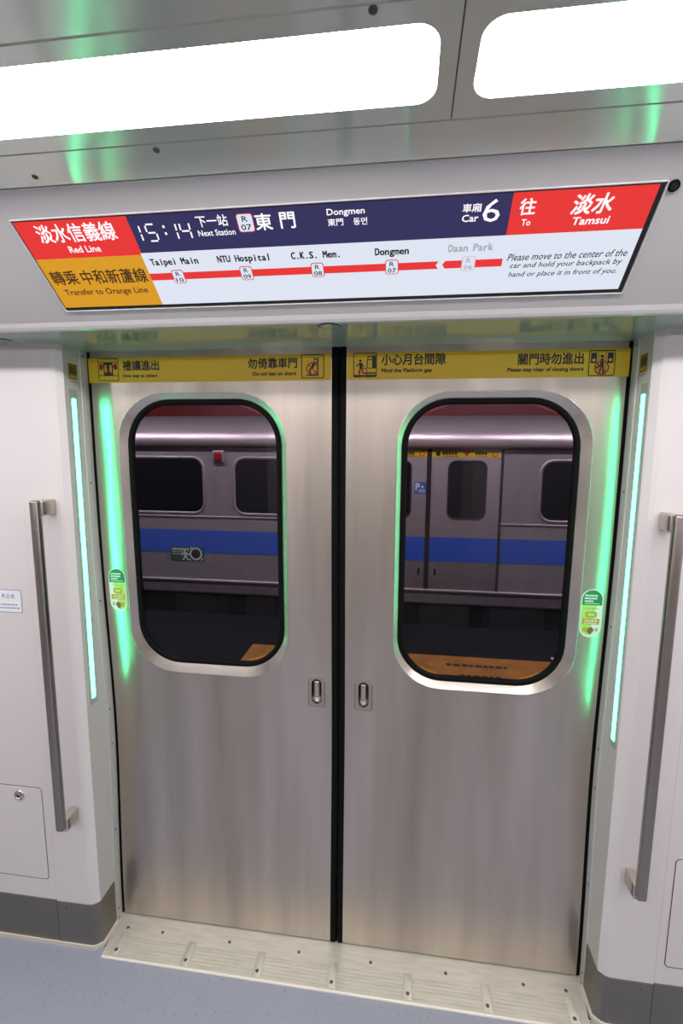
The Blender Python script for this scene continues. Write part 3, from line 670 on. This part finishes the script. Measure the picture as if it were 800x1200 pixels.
for tx, a, c, y in (('Please move to the center of the', 0.3440, 0.5430, 0.0740), ('car and hold your backpack by', 0.3500, 0.5390, 0.0575), ('hand or place it in front of you.', 0.3510, 0.5370, 0.0410)): b.text(F, tx, a, c, y, 's_black', L2, 0.0125, 0.006, 0.2)
o = b.build('route_map_field', dp); tag(o, 'white field with the red route line and station badges')

# small round sensor on the header right of the display
sn = thing('round_sensor', F(0.572, 0.1745), 'small black round sensor on the header beside the display corner', 'sensor')
b = MB(); b.loft([[F(0.572 + r * math.cos(2 * math.pi * k / 20), 0.1745 + r * math.sin(2 * math.pi * k / 20), h) for k in range(20)] for r, h in ((0.0085, -0.002), (0.0085, 0.002), (0.0068, 0.003), (0.0064, 0.0015))], 'rubber', True); b.build('ring', sn)
b = MB(); b.disc3(F(0.572, 0.1745, 0.001), DN, 0.0065, 0.002, 'bezel', 20); b.build('lens', sn)

# round lock covers on the underside of the header
def lock(x, y, label):
    r0 = thing('lock_cover', (x, y, HZ), label, 'lock cover', 'lock covers under the header')
    zb = HZ + 0.0015 * (-y / 0.222)
    b = MB(); b.disc3((x, y, zb), (0, 0, -1), 0.0215, 0.0006, 'header_under', 28, 0.2); b.build('disc', r0)
    b = MB(); b.tube([(x + 0.0235 * math.cos(math.pi + math.pi * k / 18), y + 0.0235 * math.sin(math.pi + math.pi * k / 18) * 1.3, zb - 0.0005) for k in range(19)], 0.0011, 'rubber', 6); b.build('rim', r0)
lock(0.005, -0.200, 'round lock cover with dark curved rim above the seam between the doors')
lock(-0.815, -0.150, 'round lock cover under the header cut off by the left edge of the photo')

# ------------------------------------------------------------------ green indicator strips, jamb plates
for s, side in ((-1, 'left'), (1, 'right')):
    il = thing('indicator_light', (s * 0.70, -0.064, 1.2), 'glowing green vertical light strip on the %s door jamb' % side, 'light strip', 'door indicator lights')
    yc = -0.063 if s < 0 else -0.070
    b = MB(); x = s * 0.7005; F = Frame((x, yc, 0), (0, 1, 0), (0, 0, 1), (-s, 0, 0))
    A = b.rrpts(-0.0155, 0.758, 0.0155, 1.640, 0.003, 3); B = b.rrpts(-0.0087, 0.7755, 0.0087, 1.6165, 0.003, 3)
    b.loft([[F(p, q, -0.001) for p, q in A], [F(p, q, 0.0008) for p, q in A], [F(p, q, 0.0012) for p, q in B], [F(p, q, -0.001) for p, q in B]], 'led_frame', False); o = b.build('channel', il); 
    b = MB(); Q = b.rrpts(-0.0082, 0.7765, 0.0082, 1.6155, 0.0025, 3)
    b.loft([[F(p, q, -0.001) for p, q in Q], [F(p, q, 0.0015) for p, q in Q], [F(p * 0.8, q, 0.0028) for p, q in Q]], 'led', False, True, True, True); b.build('diffuser', il)
    # brown-yellow plate above it
    jp = thing('jamb_sticker', (s * 0.70, -0.06, 1.686), 'small brown and yellow sticker at the top of the %s jamb' % side, 'sticker', 'jamb stickers')
    F = Frame((x, -0.059 if s < 0 else -0.056, 1.686), (0, -s * -1.0, 0), (0, 0, 1), (-s, 0, 0)); b = MB()
    b.rect(F, -0.0165, -0.0195, 0.0165, 0.0195, 'plate_brown', 0.0006)
    for k in range(5): b.rect(F, -0.012 + k * 0.005, -0.006, -0.0095 + k * 0.005, 0.010, 'ink', 0.0009)
    b.rect(F, -0.0135, -0.0165, 0.0135, -0.0100, 'gold', 0.0009)
    b.build('printed_face', jp)
    b = MB(); b.rect(F, -0.0195, -0.0265, 0.0195, -0.0245, 'led_frame', 0.0006); b.build('lower_edge', jp)

# ------------------------------------------------------------------ grab handles
def handle(s, side):
    X = s * 0.7475; yb = -0.168
    g = thing('grab_handle', (X, -0.11, 0.445), 'tall brushed steel grab handle on the wall %s of the doors' % side, 'grab handle', 'wall grab handles')
    ux, uy, uz = Vector((1, 0, 0)), Vector((0, 1, 0)), Vector((0, 0, 1))
    b = MB(); b.rbox(Vector((X, yb, 0.897)), ux, uy, uz, Vector((0.0112, 0.0095, 0.459)), 0.005, 'steel_handle', 4); o = b.build('grip_bar', g)
    for z in (1.335, 0.445):
        b = MB(); b.rbox(Vector((X, -0.135, z)), ux, uz, uy, Vector((0.0115, 0.020, 0.0255)), 0.004, 'steel_foot', 3); o = b.build('foot', g)
        b = MB(); b.rbox(Vector((X, -0.152, z)), ux, uz, uy, Vector((0.0125, 0.0165, 0.006)), 0.003, 'kick', 3); b.build('socket', g)
    return g
handle(-1, 'left'); handle(1, 'right')

# ------------------------------------------------------------------ access panels with locks, wall notice
def access(s, label):
    a = thing('access_panel', (s * 0.95, -0.11, 0.36), label, 'access panel', 'wall access panels')
    x0, x1 = sorted((s * 0.8515, s * 1.10)); z0, z1 = (0.213, 0.508) if s < 0 else (0.199, 0.501)
    F = Frame((0, -0.1095, 0), (1, 0, 0), (0, 0, 1), (0, -1, 0)); b = MB()
    b.rframe(F, x0 - 0.0022, z0 - 0.0022, x1 + 0.0022, z1 + 0.0022, 0.012, 0.0026, 'dark', 0.0003); b.build('gap', a)
    b = MB(); P = b.rrpts(x0, z0, x1, z1, 0.010)
    b.loft([[F(x, y, -0.002) for x, y in P], [F(x, y, 0.0006) for x, y in P], [F(x + (0.001 if x < (x0 + x1) / 2 else -0.001), y + (0.001 if y < (z0 + z1) / 2 else -0.001), 0.0012) for x, y in P]], 'wall', False, True, False, True); ad = b.build('door', a)
    if s < 0:
        c = Vector((-0.922, -0.1107, 0.4815)); b = MB()
        b.loft([[c + Vector((r * math.cos(2 * math.pi * k / 24), -h, r * math.sin(2 * math.pi * k / 24))) for k in range(24)] for r, h in ((0.0155, 0), (0.0150, 0.003), (0.0120, 0.004), (0.0105, 0.002), (0.0100, -0.0005))], 'steel_ring', True, True, False, True)
        b.disc3(c + Vector((0, -0.001, 0)), (0, -1, 0), 0.0062, 0.004, 'steel_handle', 14); b.disc3(c + Vector((0, -0.0048, 0)), (0, -1, 0), 0.0036, 0.0006, 'dark', 12)
        o = b.build('key_lock', ad); tag(o, 'round steel key lock')
access(-1, 'flush wall panel with round key lock, below the left grab handle')
access(1, 'plain flush wall panel without a lock, right of the right grab handle')

wn = thing('wall_notice', (-0.95, -0.11, 1.07), 'white blue-bordered notice on the wall left of the grab handle', 'sticker')
F = Frame((0, -0.1095, 0), (1, 0, 0), (0, 0, 1), (0, -1, 0)); b = MB(); nx1 = -0.8605
b.rrect(F, nx1 - 0.21, 1.036, nx1, 1.101, 0.006, 'blue_ink', 0.0006); b.rrect(F, nx1 - 0.2085, 1.0375, nx1 - 0.0015, 1.0995, 0.005, 'white_ink', 0.0009)
for i, ch in enumerate('央立柱'): b.text(F, ch, -0.9210 + i * 0.0145, -0.9095 + i * 0.0145, 1.0830, 'blue_ink', 0.0012, 0.0125, 0.010)
for z, xe in ((1.0585, -0.8720), (1.0490, -0.8680)):
    x = nx1 - 0.195
    while x < xe:
        l = random.uniform(0.004, 0.012); b.rect(F, x, z - 0.0014, min(x + l, xe), z + 0.0014, 'blue_ink', 0.0012); x += l + 0.0022
b.build('printed_face', wn)

# ------------------------------------------------------------------ station outside the windows
b = MB(); b.box(-8, 8, 0.12, 2.85, -0.9, -0.052, 'platform'); tag(b.build('trim_9'), 'dark station platform between the two trains', 'platform', kind='structure')
b = MB(); b.box(-8, 8, 2.85, 6.0, -1.2, -1.1, 't_under'); tag(b.build('trim_10'), 'dark track bed below the opposite train', 'track', kind='structure')
b = MB(); b.box(-8, 8, 6.1, 6.3, -1.2, 1.75, 'st_wall'); b.box(-8, 8, 6.05, 6.3, 1.75, 2.8, 'station_red'); b.box(-8, 8, 6.04, 6.06, 2.18, 2.21, 'white_ink')  # thin white bar paints a lamp reflection onto the red band
tag(b.build('trim_11'), 'station wall with a red band behind the opposite train', 'wall', kind='structure')
b = MB(); b.box(-8, 8, 0.12, 6.3, 2.85, 3.0, 'st_wall'); tag(b.build('trim_12'), 'dark station ceiling above the platform', 'ceiling', kind='structure')
tl = thing('floor_marking', (0.2, 1.6, -0.05), 'orange floor marking on the platform outside the doors', 'floor marking')
b = MB(); b.box(-0.98, 1.28, 0.5, 2.22, -0.056, -0.048, 'orange'); b.build('orange_field', tl)
b = MB(); b.box(1.28, 1.32, 0.5, 2.3, -0.056, -0.046, 'bead'); b.build('edge_strip', tl)
b = MB(); F = Frame((0.70, 1.98, -0.048), (1, 0, 0), (0, 1, 0), (0, 0, 1))
for r in range(2):
    x = -0.20 + 0.08 * (1 - r)
    while x < 0.20 - 0.08 * (1 - r): 
        l = random.uniform(0.02, 0.05); b.rect(F, x, -0.09 + r * 0.16, x + l, -0.05 + r * 0.16, 'ink', 0.002); x += l + 0.012
b.build('faded_lettering', tl)
for x in (-3.2, -0.4, 2.4):
    t = thing('platform_lamp', (x, 2.3, 2.8), 'tube lamp under the platform ceiling, above the windows\' view', 'lamp', 'platform lamps')
    b = MB(); b.box(x - 1.25, x + 1.25, 2.22, 2.38, 2.80, 2.85, 't_steel'); b.build('housing', t)
    b = MB(); b.box(x - 1.2, x + 1.2, 2.25, 2.35, 2.775, 2.80, 'tube', 0.01); b.build('tube', t)

# opposite train
Y = 3.4
ot = thing('opposite_train', (0, Y, -1.0), 'silver metro train with a blue stripe standing at the far platform edge', 'train')
b = MB(); prof = [(Y + 0.03, -0.05), (Y, -0.03), (Y - 0.01, 0.09), (Y, 0.11), (Y, 1.468), (Y + 0.0, 1.478)]
b.loft([[(x, y, z) for y, z in prof] for x in (-7, 7)], 't_steel', False, False)
b.box(-7, 7, Y + 0.02, Y + 2.2, -0.05, 1.46, 't_steel'); body = b.build('body', ot)
b = MB(); rp = [(Y + 0.01, 1.478), (Y - 0.035, 1.480), (Y - 0.035, 1.56), (Y - 0.02, 1.60), (Y + 0.005, 1.64), (Y + 0.03, 1.665), (Y + 0.06, 1.70), (Y + 0.13, 1.745), (Y + 0.28, 1.79), (Y + 0.6, 1.83), (Y + 1.1, 1.85), (Y + 2.2, 1.80)]
b.loft([[(x, y, z) for y, z in rp] for x in (-7, 7)], 't_roof', True, False); rf = b.build('roof', ot); tag(rf, 'curved silver roof edge')
b = MB(); b.box(-7, 7, Y - 0.003, Y + 0.001, 0.393, 0.632, 't_blue'); o = b.build('stripe', ot); tag(o, 'broad blue stripe')
for z in (0.775,):
    b = MB(); b.box(-7 if z < 0.5 else -7, -0.275, Y - 0.012, Y + 0.001, z - 0.008, z + 0.008, 't_roof', 0.004); b.build('belt_rail', ot)
    b = MB(); b.box(1.085, 7, Y - 0.012, Y + 0.001, z - 0.008, z + 0.008, 't_roof', 0.004); b.build('belt_rail', ot)
b = MB(); b.box(-7, 7, Y - 0.02, Y + 0.002, 0.085, 0.112, 't_roof', 0.006); b.build('sill_rail', ot)
b = MB(); b.box(-7, 7, Y + 0.5, Y + 1.9, -0.6, -0.05, 't_under')
for x in (-2.3, -1.5, 0.35, 1.05, 2.1): b.box(x, x + random.uniform(0.35, 0.6), Y + 0.15, Y + 0.7, -0.52, -0.10, 't_box', 0.02)
o = b.build('underframe', ot); tag(o, 'dark underframe equipment')
def twin(x0, x1, z0, z1, r, parent):
    b = MB(); F = Frame((0, Y, 0), (1, 0, 0), (0, 0, 1), (0, -1, 0)); P = b.rrpts(x0 - 0.03, z0 - 0.03, x1 + 0.03, z1 + 0.03, r + 0.03); Q = b.rrpts(x0, z0, x1, z1, r)
    b.loft([[F(p, q, 0.001) for p, q in P], [F(p, q, 0.012) for p, q in b.rrpts(x0 - 0.022, z0 - 0.022, x1 + 0.022, z1 + 0.022, r + 0.022)], [F(p, q, 0.010) for p, q in b.rrpts(x0 - 0.012, z0 - 0.012, x1 + 0.012, z1 + 0.012, r + 0.012)], [F(p, q, 0.003) for p, q in Q]], 't_steel', True); o = b.build('window_frame', parent)
    b = MB(); b.poly(F, Q, 't_glass', 0.004); b.build('pane', o)
for x0, x1 in ((-3.1, -1.87), (-1.52, -0.42), (1.445, 2.6)): twin(x0, x1, 0.825, 1.365, 0.10, ot)
for x0, x1, wx0, wx1, lx0 in ((-0.264, 0.40, -0.127, 0.224, -0.25), (0.408, 1.072, 0.600, 0.925, 0.425)):
    b = MB(); b.box(x0, x1, Y - 0.006, Y + 0.001, 0.115, 1.468, 't_steel', 0.003); b.box(x0 + 0.001, x1 - 0.001, Y - 0.0085, Y - 0.005, 0.393, 0.632, 't_blue')
    d = b.build('door', ot)
    F = Frame((0, Y - 0.006, 0), (1, 0, 0), (0, 0, 1), (0, -1, 0))
    b = MB(); P = b.rrpts(wx0 - 0.018, 0.812, wx1 + 0.018, 1.375, 0.075); Q = b.rrpts(wx0, 0.83, wx1, 1.357, 0.06)
    b.loft([[F(p, q, 0.0) for p, q in P], [F(p, q, 0.006) for p, q in P], [F(p, q, 0.001) for p, q in Q]], 't_dark', False); b.poly(F, Q, 't_glass', 0.001); b.build('window', d)
    b = MB(); b.rect(F, lx0, 1.404, x1 - 0.012, 1.466, 'yellow', 0.002)
    cx = (lx0 + x1 - 0.012) / 2 + 0.005
    b.poly(F, [(cx - 0.04, 1.463), (cx + 0.04, 1.463), (cx, 1.408)], 'red_ink', 0.004)
    for a0, a1 in ((lx0 + 0.10, cx - 0.08), (cx + 0.08, x1 - 0.13)):
        x = a0
        while x < a1 - 0.02: b.rect(F, x, 1.428, x + 0.022, 1.454, 'ink', 0.004); x += 0.028
        b.rect(F, a0, 1.412, a1, 1.417, 'ink', 0.004)
    b.disc(F, lx0 + 0.06, 1.436, 0.022, 'ink', 0.004); b.ring(F, x1 - 0.065, 1.436, 0.026, 0.008, 'red_ink', 0.004)
    o = b.build('door_label', d); tag(o, 'yellow door label with a red triangle')
    b = MB(); px = 0.33 if x0 < 0.3 else 0.487; b.rrect(F, px - 0.028, 0.24, px + 0.028, 0.33, 0.01, 't_steel', 0.002); b.rrect(F, px - 0.012, 0.25, px + 0.012, 0.32, 0.008, 't_dark', 0.004); b.build('door_handle', d)
b = MB()
for x in (-0.270, 0.404, 1.078): b.box(x - (0.012 if x != 0.404 else 0.022), x + (0.012 if x != 0.404 else 0.022), Y - 0.010, Y + 0.001, 0.112, 1.476, 't_dark')
b.build('door_seam', ot)
# priority sticker, signal lamp, emergency crank sign
F = Frame((0, Y - 0.0075, 0), (1, 0, 0), (0, 0, 1), (0, -1, 0))
b = MB(); b.rect(F, 0.27, 1.055, 0.382, 1.165, 'blue_ink', 0.001); b.text(F, 'P', 0.279, 0.322, 1.120, 'white_ink', 0.003, 0.07, 0.03); b.disc(F, 0.345, 1.118, 0.012, 'white_ink', 0.003)
for x in (0.325, 0.356): b.ring(F, x, 1.080, 0.015, 0.006, 'white_ink', 0.003)
b.text(F, '優先', 0.300, 0.374, 1.08, 'white_ink', 0.002, 0.02) if False else None
o = b.build('priority_sticker', ot); tag(o, 'small blue sticker with a white letter P')
b = MB(); b.box(-1.745, -1.625, Y - 0.03, Y + 0.001, 1.325, 1.455, 't_roof', 0.012); b.box(-1.725, -1.645, Y - 0.045, Y - 0.028, 1.345, 1.435, 't_red', 0.012); o = b.build('side_lamp', ot); tag(o, 'square red side lamp in a silver frame')
F = Frame((0, Y - 0.004, 0), (1, 0, 0), (0, 0, 1), (0, -1, 0)); b = MB()
b.rect(F, -2.245, 0.30, -1.875, 0.452, 's_green', 0.001)
for j in range(7): b.rect(F, -2.225 + j * 0.027, 0.413, -2.205 + j * 0.027, 0.437, 'white_ink', 0.003)
for z in (0.392, 0.372): b.rect(F, -2.225, z, -2.10, z + 0.006, 'white_ink', 0.003)
b.rect(F, -2.23, 0.318, -2.15, 0.326, 'red_ink', 0.003)
b.disc(F, -2.085, 0.408, 0.012, 'white_ink', 0.003); b.poly(F, [(-2.10, 0.39), (-2.07, 0.395), (-2.065, 0.345), (-2.09, 0.345)], 'white_ink', 0.003)
for a in ((-2.085, 0.35, -2.11, 0.305), (-2.075, 0.35, -2.06, 0.318), (-2.06, 0.318, -2.025, 0.315), (-2.095, 0.385, -2.125, 0.365), (-2.07, 0.385, -2.035, 0.365)): b.stroke(F, *a, 0.014, 'white_ink', 0.003)
b.ring(F, -1.965, 0.380, 0.068, 0.018, 'white_ink', 0.004); b.disc(F, -1.965, 0.380, 0.051, 't_dark', 0.004)
b.stroke(F, -1.915, 0.308, -1.885, 0.338, 0.012, 'white_ink', 0.003); b.stroke(F, -2.03, 0.43, -2.01, 0.448, 0.012, 'white_ink', 0.003)
o = b.build('emergency_sign', ot); tag(o, 'green emergency sign with a running figure beside a round socket')
